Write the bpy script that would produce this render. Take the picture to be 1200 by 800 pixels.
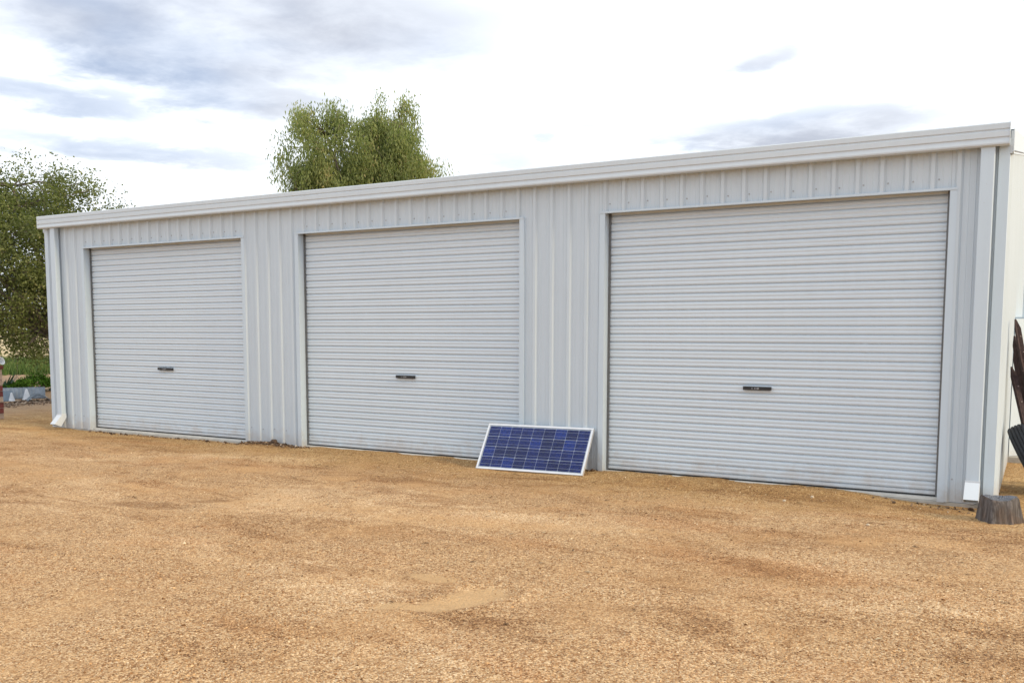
import bpy, math, random
import numpy as np
from mathutils import Matrix, Vector

random.seed(7)
rng = np.random.default_rng(11)
SC = bpy.context.scene
COL = SC.collection
for o in list(bpy.data.objects):
    bpy.data.objects.remove(o)

# ------------------------------------------------------------------ camera
yaw, pitch, roll = -0.51973, -0.09094, 0.00179
fwd = np.array([math.sin(yaw)*math.cos(pitch), math.cos(yaw)*math.cos(pitch), math.sin(pitch)])
right = np.array([math.cos(yaw), -math.sin(yaw), 0.0])
up = np.cross(right, fwd)
r2 = right*math.cos(roll) + up*math.sin(roll)
u2 = up*math.cos(roll) - right*math.sin(roll)
cam_d = bpy.data.cameras.new("camera")
cam_d.sensor_width = 36.0
cam_d.lens = 1080.0/1200.0*36.0
cam_d.shift_y = 86.67/1200.0
cam_d.clip_start = 0.05
cam_d.clip_end = 3000.0
cam = bpy.data.objects.new("camera", cam_d)
COL.objects.link(cam)
M = Matrix.Identity(4)
for i in range(3):
    M[i][0], M[i][1], M[i][2] = r2[i], u2[i], -fwd[i]
M[0][3], M[1][3], M[2][3] = 12.307, -8.209, 1.3765
cam.matrix_world = M
SC.camera = cam

# ------------------------------------------------------------------ light
SUN_EL = math.radians(27.0)
SUN_AZ = math.radians(93.0)          # clockwise from +Y: from the right, raking along the front wall
sdir = Vector((math.sin(SUN_AZ)*math.cos(SUN_EL), math.cos(SUN_AZ)*math.cos(SUN_EL), math.sin(SUN_EL)))
sun_d = bpy.data.lights.new("sun", 'SUN')
sun_d.energy = 2.25
sun_d.angle = math.radians(12.0)
sun_d.color = (1.0, 0.80, 0.50)
sun = bpy.data.objects.new("sun", sun_d)
COL.objects.link(sun)
sun.rotation_euler = sdir.to_track_quat('Z', 'Y').to_euler()
sun.location = (30, 5, 20)

SC.view_settings.view_transform = 'Standard'
SC.view_settings.look = 'None'
SC.view_settings.exposure = 0.29
SC.view_settings.gamma = 1.0
SC.view_settings.use_curve_mapping = False

# ------------------------------------------------------------------ sky: thin bright cloud with grey-blue bands
world = bpy.data.worlds.new("World")
SC.world = world
world.use_nodes = True
wt = world.node_tree
wt.nodes.clear()


class NT:
    """small helper to write node trees"""
    def __init__(self, tree):
        self.t = tree

    def n(self, kind, **kw):
        nd = self.t.nodes.new(kind)
        for k, v in kw.items():
            if hasattr(nd, k):
                setattr(nd, k, v)
        return nd

    def put(self, sock, v):
        if isinstance(v, bpy.types.NodeSocket):
            self.t.links.new(v, sock)
        elif isinstance(v, (tuple, list)):
            if len(v) == 3 and sock.type == 'RGBA':
                v = (*v, 1.0)
            sock.default_value = v
        else:
            sock.default_value = v

    def math(self, op, a, b=None, c=None, clamp=False):
        nd = self.n('ShaderNodeMath', operation=op, use_clamp=clamp)
        self.put(nd.inputs[0], a)
        if b is not None:
            self.put(nd.inputs[1], b)
        if c is not None:
            self.put(nd.inputs[2], c)
        return nd.outputs[0]

    def mix(self, f, a, b, blend='MIX'):
        nd = self.n('ShaderNodeMix', data_type='RGBA', blend_type=blend)
        self.put(nd.inputs[0], f)
        self.put(nd.inputs[6], a)
        self.put(nd.inputs[7], b)
        return nd.outputs[2]

    def noise(self, vec, scale, detail=3.0, rough=0.5, dist=0.0):
        nd = self.n('ShaderNodeTexNoise')
        if vec is not None:
            self.put(nd.inputs['Vector'], vec)
        nd.inputs['Scale'].default_value = scale
        nd.inputs['Detail'].default_value = detail
        nd.inputs['Roughness'].default_value = rough
        nd.inputs['Distortion'].default_value = dist
        return nd.outputs[0]

    def ramp(self, f, stops, interp='LINEAR'):
        nd = self.n('ShaderNodeValToRGB')
        self.put(nd.inputs[0], f)
        cr = nd.color_ramp
        cr.interpolation = interp
        while len(cr.elements) < len(stops):
            cr.elements.new(0.5)
        for e, (p, c) in zip(cr.elements, stops):
            e.position = p
            if not isinstance(c, (tuple, list)):
                c = (c, c, c)
            e.color = (*c, 1.0)
        return nd.outputs[0]

    def smooth(self, v, a, b):
        nd = self.n('ShaderNodeMapRange', interpolation_type='SMOOTHSTEP')
        self.put(nd.inputs[0], v)
        nd.inputs[1].default_value = a
        nd.inputs[2].default_value = b
        return nd.outputs[0]


W = NT(wt)
wout = W.n('ShaderNodeOutputWorld')
bg = W.n('ShaderNodeBackground')
sky = W.n('ShaderNodeTexSky', sky_type='NISHITA', sun_disc=False, sun_elevation=SUN_EL,
          sun_rotation=SUN_AZ, air_density=1.0, dust_density=1.5)
tc = W.n('ShaderNodeTexCoord')
sep = W.n('ShaderNodeSeparateXYZ')
wt.links.new(tc.outputs['Generated'], sep.inputs[0])
dx, dy, dz = sep.outputs
zc = W.math('ADD', W.math('MAXIMUM', dz, 0.0), 0.09)
comb = W.n('ShaderNodeCombineXYZ')
W.put(comb.inputs[0], W.math('DIVIDE', dx, zc))
W.put(comb.inputs[1], W.math('DIVIDE', dy, zc))
plane = comb.outputs[0]
RAD = 57.29578
az = W.math('MULTIPLY', W.math('ARCTAN2', dx, dy), RAD)
el = W.math('MULTIPLY', W.math('ARCSINE', dz), RAD)
n1 = W.noise(plane, 1.1, 6.0, 0.58, 0.3)
n2 = W.noise(plane, 3.3, 6.0, 0.6, 0.2)
n3 = W.noise(plane, 0.35, 3.0, 0.5)
wig = W.math('SUBTRACT', n1, 0.5)
wig2 = W.math('SUBTRACT', n2, 0.5)
az2 = W.math('ADD', az, W.math('ADD', W.math('MULTIPLY', wig, 16.0), W.math('MULTIPLY', wig2, 6.0)))
el2 = W.math('ADD', el, W.math('ADD', W.math('MULTIPLY', wig2, 2.6), W.math('MULTIPLY', wig, 2.0)))
# banks of darker cloud: azimuth, elevation, half widths (degrees), tilt, density
BANKS = [(-44.9, 17.3, 15.5, 3.3, 0.02, 0.85), (-49.0, 14.9, 6.5, 1.9, -0.08, 0.9), (-38.0, 16.8, 8.5, 2.0, -0.03, 0.7),
         (-45.2, 13.1, 5.6, 1.2, 0.06, 0.8), (-55.3, 12.6, 6.0, 1.1, -0.06, 0.7), (-52.9, 9.85, 10.5, 0.75, -0.015, 0.75),
         (-14.2, 15.45, 2.4, 0.5, 0.18, 0.62), (-12.2, 11.6, 8.2, 1.05, 0.04, 0.88), (-29.8, 10.3, 3.4, 0.6, 0.0, 0.42),
         (-25.4, 12.0, 1.1, 0.3, 0.05, 0.4), (-75, 15, 14, 2.4, 0, .6), (-80, 10, 10, .8, 0, .8), (10, 16, 9, 1.6, 0, .5)]
tot = None
for (a, e, wa, we, ti, den) in BANKS:
    da = W.math('SUBTRACT', az2, a)
    de = W.math('SUBTRACT', W.math('SUBTRACT', el2, e), W.math('MULTIPLY', da, ti))
    q = W.math('ADD', W.math('POWER', W.math('ABSOLUTE', W.math('DIVIDE', da, wa)), 2.0),
               W.math('POWER', W.math('ABSOLUTE', W.math('DIVIDE', de, we)), 2.0))
    m = W.math('MULTIPLY', W.smooth(q, 1.6, 0.0), den)
    tot = m if tot is None else W.math('MAXIMUM', tot, m)
# the same broken cloud carries on over the rest of the sky
rest = W.math('MULTIPLY', W.smooth(W.math('ADD', W.math('MULTIPLY', n3, 0.6), W.math('MULTIPLY', n1, 0.4)), 0.5, 0.66), 0.55)
high = W.smooth(el, 19.0, 27.0)
back = W.smooth(dy, 0.35, 0.0)
rest = W.math('MULTIPLY', rest, W.math('MAXIMUM', high, back))
tot = W.math('MAXIMUM', tot, rest)
tex = W.smooth(W.math('ADD', W.math('MULTIPLY', n2, 0.55), W.math('MULTIPLY', n1, 0.45)), 0.30, 0.66)
dens = W.math('MULTIPLY', tot, W.math('ADD', W.math('MULTIPLY', tex, 0.75), 0.42), clamp=True)
blue_n = W.smooth(W.noise(plane, 0.9, 3.0, 0.5), 0.42, 0.62)
grey = W.mix(blue_n, (5.6, 5.9, 6.8), (4.5, 5.4, 7.2))
grey = W.mix(0.12, grey, sky.outputs[0])
white = (11.1, 11.7, 12.5)
colr = W.mix(dens, white, grey)
W.put(bg.inputs[0], colr)
bg.inputs[1].default_value = 0.09
wt.links.new(bg.outputs[0], wout.inputs[0])

# ------------------------------------------------------------------ helpers


def obj(name, me, mat=None, parent=None, label=None, cat=None, group=None, kind=None):
    o = bpy.data.objects.new(name, me)
    COL.objects.link(o)
    if mat is not None and me is not None and len(me.materials) == 0:
        me.materials.append(mat)
    if parent is not None:
        o.parent = parent
    if label:
        o['label'] = label
    if cat:
        o['category'] = cat
    if group:
        o['group'] = group
    if kind:
        o['kind'] = kind
    return o


def thing(name, label, cat, loc=(0, 0, 0), group=None):
    o = bpy.data.objects.new(name, None)
    o.empty_display_size = 0.2
    COL.objects.link(o)
    o.location = loc
    o['label'] = label
    o['category'] = cat
    if group:
        o['group'] = group
    return o


class MB:
    def __init__(self):
        self.v, self.f, self.s = [], [], []

    def add(self, vs, fs, smooth=False):
        b = len(self.v)
        self.v += [tuple(p) for p in vs]
        self.f += [tuple(i+b for i in f) for f in fs]
        self.s += [smooth]*len(fs)
        return self

    def box(self, x0, x1, y0, y1, z0, z1):
        vs = [(x0, y0, z0), (x1, y0, z0), (x1, y1, z0), (x0, y1, z0), (x0, y0, z1), (x1, y0, z1), (x1, y1, z1), (x0, y1, z1)]
        fs = [(0, 3, 2, 1), (4, 5, 6, 7), (0, 1, 5, 4), (1, 2, 6, 5), (2, 3, 7, 6), (3, 0, 4, 7)]
        return self.add(vs, fs)

    def loft(self, rings, closed=True, caps=True, smooth=False):
        n = len(rings[0])
        vs = [p for r in rings for p in r]
        fs = []
        m = n if closed else n-1
        for i in range(len(rings)-1):
            for j in range(m):
                k = (j+1) % n
                fs.append((i*n+j, i*n+k, (i+1)*n+k, (i+1)*n+j))
        if caps and closed:
            fs.append(tuple(range(n))[::-1])
            fs.append(tuple((len(rings)-1)*n+j for j in range(n)))
        return self.add(vs, fs, smooth)

    def tube(self, pts, radii, sides=8, smooth=True):
        pts = [Vector(p) for p in pts]
        if not isinstance(radii, (list, tuple)):
            radii = [radii]*len(pts)
        rings = []
        for i, p in enumerate(pts):
            d = (pts[min(i+1, len(pts)-1)]-pts[max(i-1, 0)]).normalized()
            a = d.cross(Vector((0.31, 0.17, 0.93)))
            if a.length < 1e-3:
                a = d.cross(Vector((1, 0, 0)))
            a.normalize()
            b = d.cross(a)
            rings.append([tuple(p+(a*math.cos(t)+b*math.sin(t))*radii[i]) for t in [2*math.pi*j/sides for j in range(sides)]])
        return self.loft(rings, smooth=smooth)

    def mesh(self, name, mat=None, bevel=None):
        me = bpy.data.meshes.new(name)
        me.from_pydata(self.v, [], self.f)
        me.polygons.foreach_set('use_smooth', self.s)
        me.update()
        if mat:
            me.materials.append(mat)
        return me

    def build(self, name, mat, parent=None, bevel=0.0, **kw):
        o = obj(name, self.mesh(name, mat), None, parent, **kw)
        if bevel:
            md = o.modifiers.new('bevel', 'BEVEL')
            md.width = bevel
            md.segments = 2
            md.limit_method = 'ANGLE'
        return o


def np_mesh(name, verts, faces_per, mat, tint=None, smooth=False):
    """verts (N,3); faces_per (F,k) same-size polygons"""
    me = bpy.data.meshes.new(name)
    nv, (nf, k) = len(verts), faces_per.shape
    me.vertices.add(nv)
    me.vertices.foreach_set('co', np.ascontiguousarray(verts, dtype=np.float32).ravel())
    me.loops.add(nf*k)
    me.loops.foreach_set('vertex_index', np.ascontiguousarray(faces_per, dtype=np.int32).ravel())
    me.polygons.add(nf)
    me.polygons.foreach_set('loop_start', np.arange(0, nf*k, k, dtype=np.int32))
    me.polygons.foreach_set('loop_total', np.full(nf, k, dtype=np.int32))
    me.polygons.foreach_set('use_smooth', np.full(nf, smooth))
    if tint is not None:
        at = me.attributes.new('tint', 'FLOAT', 'FACE')
        at.data.foreach_set('value', np.ascontiguousarray(tint, dtype=np.float32))
    me.update(calc_edges=True)
    me.validate()
    if mat:
        me.materials.append(mat)
    return me


def vnoise(x, y, seed=0):
    xi = np.floor(x).astype(np.int64)
    yi = np.floor(y).astype(np.int64)
    xf, yf = x-xi, y-yi
    xf = xf*xf*(3-2*xf)
    yf = yf*yf*(3-2*yf)

    def h(a, b):
        n = (a*374761393 + b*668265263 + seed*1274126177) & 0xffffffff
        n = ((n ^ (n >> 13))*1274126177) & 0xffffffff
        return ((n ^ (n >> 16)) & 0xffff)/65535.0
    return (h(xi, yi)*(1-xf)+h(xi+1, yi)*xf)*(1-yf)+(h(xi, yi+1)*(1-xf)+h(xi+1, yi+1)*xf)*yf


def fbm(x, y, oct=4, seed=0):
    t, a, s = 0, 0.5, 0
    for i in range(oct):
        t = t+a*vnoise(x*2**i, y*2**i, seed+i)
        s += a
        a *= 0.5
    return t/s


# ------------------------------------------------------------------ materials


def new_mat(name):
    m = bpy.data.materials.new(name)
    m.use_nodes = True
    t = NT(m.node_tree)
    p = m.node_tree.nodes['Principled BSDF']
    return m, t, p


def mat_plain(name, col, rough=0.5, metal=0.0, var=0.12, scale=14.0, bump=0.0, bscale=60.0, spec=0.5):
    m, t, p = new_mat(name)
    co = t.n('ShaderNodeTexCoord').outputs['Object']
    n = t.noise(co, scale, 4.0, 0.6)
    lo = tuple(c*(1-var) for c in col)
    hi = tuple(min(c*(1+var), 0.95) for c in col)
    t.put(p.inputs['Base Color'], t.ramp(n, [(0.3, lo), (0.7, hi)]))
    p.inputs['Roughness'].default_value = rough
    p.inputs['Metallic'].default_value = metal
    p.inputs['Specular IOR Level'].default_value = spec
    if bump:
        b = t.n('ShaderNodeBump')
        b.inputs['Strength'].default_value = bump
        b.inputs['Distance'].default_value = 0.01
        t.put(b.inputs['Height'], t.noise(co, bscale, 3.0, 0.6))
        t.put(p.inputs['Normal'], b.outputs[0])
    return m


def mat_steel(name, col, rough=0.42, streak=0.06, dirt=True, rnd=0.0):
    """pre-painted sheet steel: slight dust streaks, splashed dust near the ground, faint oil-canning"""
    m, t, p = new_mat(name)
    geo = t.n('ShaderNodeNewGeometry')
    pos = geo.outputs['Position']
    mp = t.n('ShaderNodeMapping')
    mp.inputs['Scale'].default_value = (9.0, 9.0, 0.7)
    t.put(mp.inputs['Vector'], pos)
    s = t.noise(mp.outputs[0], 2.2, 5.0, 0.65)
    s2 = t.noise(pos, 1.3, 3.0, 0.5)
    f = t.math('ADD', t.math('MULTIPLY', s, 0.6), t.math('MULTIPLY', s2, 0.4))
    c = t.ramp(f, [(0.3, tuple(v*(1-streak) for v in col)), (0.7, tuple(min(v*(1+streak*0.6), .9) for v in col))])
    if dirt:
        sp = t.n('ShaderNodeSeparateXYZ')
        t.put(sp.inputs[0], pos)
        low = t.smooth(t.math('ADD', sp.outputs[2], t.math('MULTIPLY', t.math('SUBTRACT', t.noise(pos, 7.0, 5.0, .7), 0.5), 0.5)), 0.22, -0.02)
        c = t.mix(t.math('MULTIPLY', low, 0.34), c, (0.40, 0.28, 0.17))
        spots = t.smooth(t.noise(pos, 55.0, 2.0, 0.5), 0.70, 0.78)
        c = t.mix(t.math('MULTIPLY', spots, 0.16), c, (0.30, 0.24, 0.18))
    if rnd:
        oi = t.n('ShaderNodeObjectInfo')
        k = t.math('ADD', t.math('MULTIPLY', oi.outputs['Random'], 2*rnd), 1.0-rnd)
        c = t.mix(1.0, c, t.ramp(k, [(0.0, 0.0), (1.0, 1.0)]), 'MULTIPLY')
    t.put(p.inputs['Base Color'], c)
    t.put(p.inputs['Roughness'], t.math('ADD', t.math('MULTIPLY', s, 0.16), rough-0.08))
    b = t.n('ShaderNodeBump')
    b.inputs['Strength'].default_value = 0.25
    b.inputs['Distance'].default_value = 0.012
    mp2 = t.n('ShaderNodeMapping')
    mp2.inputs['Scale'].default_value = (2.0, 2.0, 0.9)
    t.put(mp2.inputs['Vector'], pos)
    t.put(b.inputs['Height'], t.noise(mp2.outputs[0], 1.6, 2.0, 0.4))
    t.put(p.inputs['Normal'], b.outputs[0])
    return m


PAINT = (0.553, 0.632, 0.696)
m_wall = mat_steel('wall_steel', PAINT)
m_door = mat_steel('door_steel', (0.610, 0.690, 0.757), 0.40, 0.03, rnd=0.02)
m_trim = mat_steel('trim_steel', (0.550, 0.645, 0.725), 0.40, 0.05)
m_gut = mat_steel('gutter_steel', (0.57, 0.635, 0.685), 0.40, 0.05, dirt=False)
m_shoe_lit = mat_steel('shoe_steel_lit', (0.64, 0.69, 0.74), 0.35, 0.03, dirt=False)  # sky light on the slanted shoe put into a paler paint
m_roof = mat_steel('roof_steel', (0.55, 0.57, 0.58), 0.45, 0.08, dirt=False)
m_dark = mat_plain('dark_rubber', (0.03, 0.03, 0.032), 0.7)
m_guide = mat_plain('guide_steel', (0.16, 0.165, 0.17), 0.5, 0.4)
m_screw = mat_plain('screw_steel', (0.36, 0.38, 0.40), 0.45, 0.3)
m_conc = mat_plain('concrete', (0.42, 0.39, 0.34), 0.9, 0, 0.18, 9.0, 0.5, 50.0)
m_sill = mat_plain('sill_concrete', (0.60, 0.58, 0.53), 0.8, 0, 0.10, 9.0, 0.3, 50.0)
m_hand = mat_plain('handle_plastic', (0.018, 0.019, 0.022), 0.35)
m_mark = mat_plain('handle_print', (0.45, 0.46, 0.48), 0.5)
m_cavity_shade = mat_plain('cavity_shade', (0.045, 0.040, 0.036), 0.9)  # shade colour for the boards added behind headers and doors


def mat_attr(name, stops, rough=0.6, bump=0.0, trans=0.0, spec=0.3):
    m, t, p = new_mat(name)
    a = t.n('ShaderNodeAttribute', attribute_name='tint')
    c = t.ramp(a.outputs['Fac'], stops)
    t.put(p.inputs['Base Color'], c)
    p.inputs['Roughness'].default_value = rough
    p.inputs['Specular IOR Level'].default_value = spec
    if trans:
        tr = t.n('ShaderNodeBsdfTranslucent')
        t.put(tr.inputs['Color'], t.mix(1.0, c, (1.0, 1.15, 0.55), 'MULTIPLY'))
        mx = t.n('ShaderNodeMixShader')
        mx.inputs[0].default_value = trans
        out = m.node_tree.nodes['Material Output']
        m.node_tree.links.new(p.outputs[0], mx.inputs[1])
        m.node_tree.links.new(tr.outputs[0], mx.inputs[2])
        m.node_tree.links.new(mx.outputs[0], out.inputs[0])
    return m


# ---- ground: orange-tan crushed gravel over packed loam
def mat_ground():
    m, t, p = new_mat('gravel_ground')
    pos = t.n('ShaderNodeNewGeometry').outputs['Position']
    vor = t.n('ShaderNodeTexVoronoi', feature='F1')
    t.put(vor.inputs['Vector'], pos)
    vor.inputs['Scale'].default_value = 150.0
    cs = t.n('ShaderNodeSeparateColor')
    t.put(cs.inputs[0], vor.outputs['Color'])
    vor2 = t.n('ShaderNodeTexVoronoi', feature='F1')
    t.put(vor2.inputs['Vector'], pos)
    vor2.inputs['Scale'].default_value = 62.0
    cs2 = t.n('ShaderNodeSeparateColor')
    t.put(cs2.inputs[0], vor2.outputs['Color'])
    mp = t.n('ShaderNodeMapping')
    mp.inputs['Rotation'].default_value = (0, 0, 0.45)
    mp.inputs['Scale'].default_value = (0.55, 1.3, 1.0)
    t.put(mp.inputs['Vector'], pos)
    dk = t.smooth(t.noise(mp.outputs[0], 1.25, 8.0, 0.74, 0.7), 0.48, 0.68)
    lt = t.smooth(t.noise(mp.outputs[0], 0.55, 7.0, 0.68, 0.5), 0.49, 0.70)
    shift = t.math('SUBTRACT', t.math('MULTIPLY', lt, 0.20), t.math('MULTIPLY', dk, 0.22))
    shade = lambda q: t.math('ADD', q, shift, clamp=True)
    fine = t.ramp(shade(cs.outputs[0]), [(0.0, (0.075, 0.037, 0.018)), (0.22, (0.25, 0.126, 0.054)), (0.48, (0.465, 0.272, 0.130)),
                                  (0.76, (0.64, 0.422, 0.226)), (1.0, (0.90, 0.72, 0.47))])
    coarse = t.ramp(shade(cs2.outputs[1]), [(0.0, (0.17, 0.080, 0.035)), (0.5, (0.465, 0.272, 0.130)), (1.0, (0.73, 0.50, 0.27))])
    c = t.mix(0.35, fine, coarse)
    # packed loam showing between the stones
    loam = t.mix(t.noise(pos, 60.0, 4.0, 0.7), (0.46, 0.262, 0.118), (0.64, 0.40, 0.195))
    lm = t.smooth(t.noise(pos, 1.4, 6.0, 0.62, 0.4), 0.46, 0.66)
    c = t.mix(t.math('MULTIPLY', lm, 0.35), c, loam)
    sp0 = t.n('ShaderNodeSeparateXYZ')
    t.put(sp0.inputs[0], pos)
    X0, Y0 = sp0.outputs[0], sp0.outputs[1]
    # darker, coarser drifts, drawn out along the yard
    c = t.mix(t.math('MULTIPLY', dk, 0.32), c, t.mix(1.0, c, (0.72, 0.62, 0.54), 'MULTIPLY'))
    c = t.mix(t.math('MULTIPLY', lt, 0.6), c, t.mix(1.0, c, (1.10, 1.14, 1.22), 'MULTIPLY'))
    red = t.smooth(t.noise(mp.outputs[0], 0.9, 6.0, 0.65, 0.6), 0.52, 0.68)
    c = t.mix(t.math('MULTIPLY', red, 0.6), c, t.mix(1.0, c, (0.92, 0.78, 0.68), 'MULTIPLY'))
    # faint wheel tracks curving past the doors
    trk = None
    for off_ in (0.0, 1.45):
        curve = t.math('ADD', t.math('SUBTRACT', Y0, t.math('MULTIPLY', t.math('POWER', t.math('SUBTRACT', X0, 6.0), 2.0), 0.035)), 2.9-off_*0.9)
        curve = t.math('ADD', curve, t.math('MULTIPLY', t.math('SUBTRACT', t.noise(pos, 1.1, 4.0, 0.6), 0.5), 0.5))
        w_ = t.smooth(t.math('ABSOLUTE', curve), 0.26, 0.05)
        trk = w_ if trk is None else t.math('MAXIMUM', trk, w_)
    trk = t.math('MULTIPLY', trk, t.smooth(t.noise(pos, 1.7, 5.0, 0.65), 0.40, 0.62))
    c = t.mix(t.math('MULTIPLY', trk, 0.5), c, t.mix(1.0, loam, (1.05, 1.05, 1.05), 'MULTIPLY'))
    sp = t.n('ShaderNodeSeparateXYZ')
    t.put(sp.inputs[0], pos)
    X, Y = sp.outputs[0], sp.outputs[1]
    nz = t.math('MULTIPLY', t.math('SUBTRACT', t.noise(pos, 5.0, 5.0, 0.65), 0.5), 1.0)
    # mossy, damp strip along the shed
    ms = t.smooth(t.math('ADD', Y, t.math('MULTIPLY', nz, 1.6)), -1.6, -0.1)
    c = t.mix(t.math('MULTIPLY', ms, 0.50), c, t.mix(1.0, c, (0.80, 0.76, 0.48), 'MULTIPLY'))

    def blob(cx, cy, ax, ay, ang, k=0.9):
        ca, sa = math.cos(ang), math.sin(ang)
        ux = t.math('SUBTRACT', X, cx)
        uy = t.math('SUBTRACT', Y, cy)
        a = t.math('DIVIDE', t.math('ADD', t.math('MULTIPLY', ux, ca), t.math('MULTIPLY', uy, sa)), ax)
        b = t.math('DIVIDE', t.math('SUBTRACT', t.math('MULTIPLY', uy, ca), t.math('MULTIPLY', ux, sa)), ay)
        q = t.math('ADD', t.math('MULTIPLY', a, a), t.math('MULTIPLY', b, b))
        return t.smooth(t.math('ADD', q, t.math('MULTIPLY', nz, k)), 1.25, 0.35)
    smoothed = t.mix(t.noise(pos, 90.0, 3.0, 0.6), (0.47, 0.295, 0.145), (0.64, 0.43, 0.23))
    for b in [(9.80, -4.19, 0.20, 0.15, 1.35), (9.74, -4.42, 0.17, 0.11, 0.9), (9.58, -4.56, 0.16, 0.07, 0.5), (9.40, -4.03, 0.17, 0.08, 0.0)]:
        c = t.mix(t.math('MULTIPLY', blob(*b, 1.3), 0.8), c, smoothed)
    for b in [(6.15, -3.32, 0.36, 0.16, 0.3, 2.2), (6.45, -2.95, 0.2, 0.07, 0.6, 2.2), (11.62, -0.36, 0.30, 0.16, 0.2, 1.4), (4.3, -0.16, 0.5, 0.12, 0.0, 1.8)]:
        c = t.mix(t.math('MULTIPLY', blob(*b), 0.55), c, t.mix(1.0, c, (0.48, 0.40, 0.34), 'MULTIPLY'))
    far = t.smooth(t.math('ADD', X, t.math('MULTIPLY', nz, 2.0)), -1.0, -4.0)
    c = t.mix(t.math('MULTIPLY', far, 0.75), c, t.mix(t.noise(pos, 2.2, 6.0, 0.7), (0.20, 0.135, 0.095), (0.46, 0.33, 0.23)))
    t.put(p.inputs['Base Color'], c)
    p.inputs['Roughness'].default_value = 0.95
    p.inputs['Specular IOR Level'].default_value = 0.15
    hgt = t.math('ADD', t.math('MULTIPLY', vor.outputs['Distance'], -0.5), t.math('MULTIPLY', vor2.outputs['Distance'], -0.8))
    hgt = t.math('ADD', hgt, t.math('MULTIPLY', t.noise(pos, 20.0, 5.0, 0.7), 0.8))
    b = t.n('ShaderNodeBump')
    b.inputs['Strength'].default_value = 0.75
    b.inputs['Distance'].default_value = 0.012
    t.put(b.inputs['Height'], hgt)
    t.put(p.inputs['Normal'], b.outputs[0])
    return m


m_ground = mat_ground()


def base_edge(x):
    """height of the gravel against the slab, along the front"""
    xs = [-3, -0.2, 0.3, 0.85, 3.7, 3.95, 4.3, 4.7, 5.2, 7.0, 8.6, 9.0, 10.9, 11.3, 11.7, 12.2, 14]
    zs = [-.01, -.01, -.012, -.022, -.02, .012, .03, .008, .018, .022, .016, .024, .022, -.012, -.03, -.03, -.02]
    return np.interp(x, xs, zs)


def gz(x, y):
    x = np.asarray(x, dtype=float)
    y = np.asarray(y, dtype=float)
    near = np.exp(-np.maximum(np.abs(y+0.05)-0.05, 0)/0.35)
    far = np.clip((np.hypot(x-10, y+4)-30)/80, 0, 1)
    z = base_edge(x)*near
    z = z + (fbm(x*0.8, y*0.8, 3, 5)-0.5)*0.05*(1-near)
    z = z + (fbm(x*4.0, y*4.0, 3, 9)-0.5)*0.022
    z = z + (fbm(x*15, y*15, 2, 21)-0.5)*0.010
    # pushed-up rims of two wheel scuffs
    for (cx, cy, ax, ay, an, hh) in [(9.80, -4.19, .23, .16, 1.35, .014), (9.74, -4.42, .20, .12, .9, .008)]:
        ca, sa = math.cos(an), math.sin(an)
        a = ((x-cx)*ca+(y-cy)*sa)/ax
        b = ((y-cy)*ca-(x-cx)*sa)/ay
        q = a*a+b*b
        z = z - hh*np.exp(-q*1.2) + hh*0.9*np.exp(-((np.sqrt(q)-1.25)/0.22)**2)
    return z*(1-far)


def axis(lo, hi, step, far, n):
    core = np.arange(lo, hi+step/2, step)
    g = step*np.cumsum(np.geomspace(1.0, far, n))
    return np.concatenate([(lo-g)[::-1], core, hi+g])


gx = axis(-1.5, 13.4, 0.045, 900, 60)
gy = axis(-6.6, 0.35, 0.045, 900, 60)
GX, GY = np.meshgrid(gx, gy)
GZ = gz(GX, GY)
nv = np.stack([GX.ravel(), GY.ravel(), GZ.ravel()], 1)
nx_, ny_ = len(gx), len(gy)
ii, jj = np.meshgrid(np.arange(nx_-1), np.arange(ny_-1))
b0 = (jj*nx_+ii).ravel()
gf = np.stack([b0, b0+1, b0+nx_+1, b0+nx_], 1)
obj('ground', np_mesh('ground', nv, gf, m_ground, smooth=True), kind='structure',
    label='orange tan gravel yard in front of the shed')

# ------------------------------------------------------------------ the shed
XR, EAVE, HEAD = 12.03, 2.86, 2.50
PITCH, OFF = 0.1905, 0.6353
DOORS = [(0.843, 3.835), (4.752, 7.706), (8.642, 11.625)]
shed = thing('steel_shed', 'long pale grey steel shed with three closed roller doors', 'shed', (0, 0, 0))


def rib_profile(x0, x1, ph=OFF, pitch=PITCH, h=0.024):
    pts = [(x0, None), (x1, None)]
    k0 = int(math.floor((x0-ph)/pitch))-1
    k1 = int(math.ceil((x1-ph)/pitch))+1
    shape = [(-0.033, 0), (-0.014, -h), (0.014, -h), (0.033, 0),
             (0.064, 0), (0.068, -0.0022), (0.074, -0.0022), (0.078, 0), (0.1125, 0), (0.1165, -0.0022), (0.1225, -0.0022), (0.1265, 0)]
    raw = []
    for k in range(k0, k1+1):
        for dx_, dy_ in shape:
            raw.append((ph+k*pitch+dx_, dy_))
    rx = [a for a, _ in raw]
    ry = [b for _, b in raw]
    res = [(x0, float(np.interp(x0, rx, ry)))]
    res += [(a, b) for a, b in raw if x0+1e-4 < a < x1-1e-4]
    res.append((x1, float(np.interp(x1, rx, ry))))
    return res


def sheet(name, x0, x1, z0, z1, parent, mat, xf=None, **kw):
    pr = rib_profile(x0, x1)
    mb = MB()
    t = 0.0012
    rings = []
    for z in (z0, z1):
        front = [(a, b, z) for a, b in pr]
        rear = [(a, b+t, z) for a, b in reversed(pr)]
        ring = front+rear
        if xf:
            ring = [xf(p) for p in ring]
        rings.append(ring)
    mb.loft(rings, closed=True, caps=True)
    return mb.build(name, mat, parent, **kw)


def cuts(x0, x1):
    """break a run of cladding where the sheets lap: every four ribs"""
    e = [x0]
    k = -4
    while OFF+k*PITCH < x1:
        c = OFF+k*PITCH+0.026
        if c > x0+0.12 and c < x1-0.12:
            e.append(c)
        k += 4
    e.append(x1)
    return list(zip(e[:-1], e[1:]))


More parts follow.
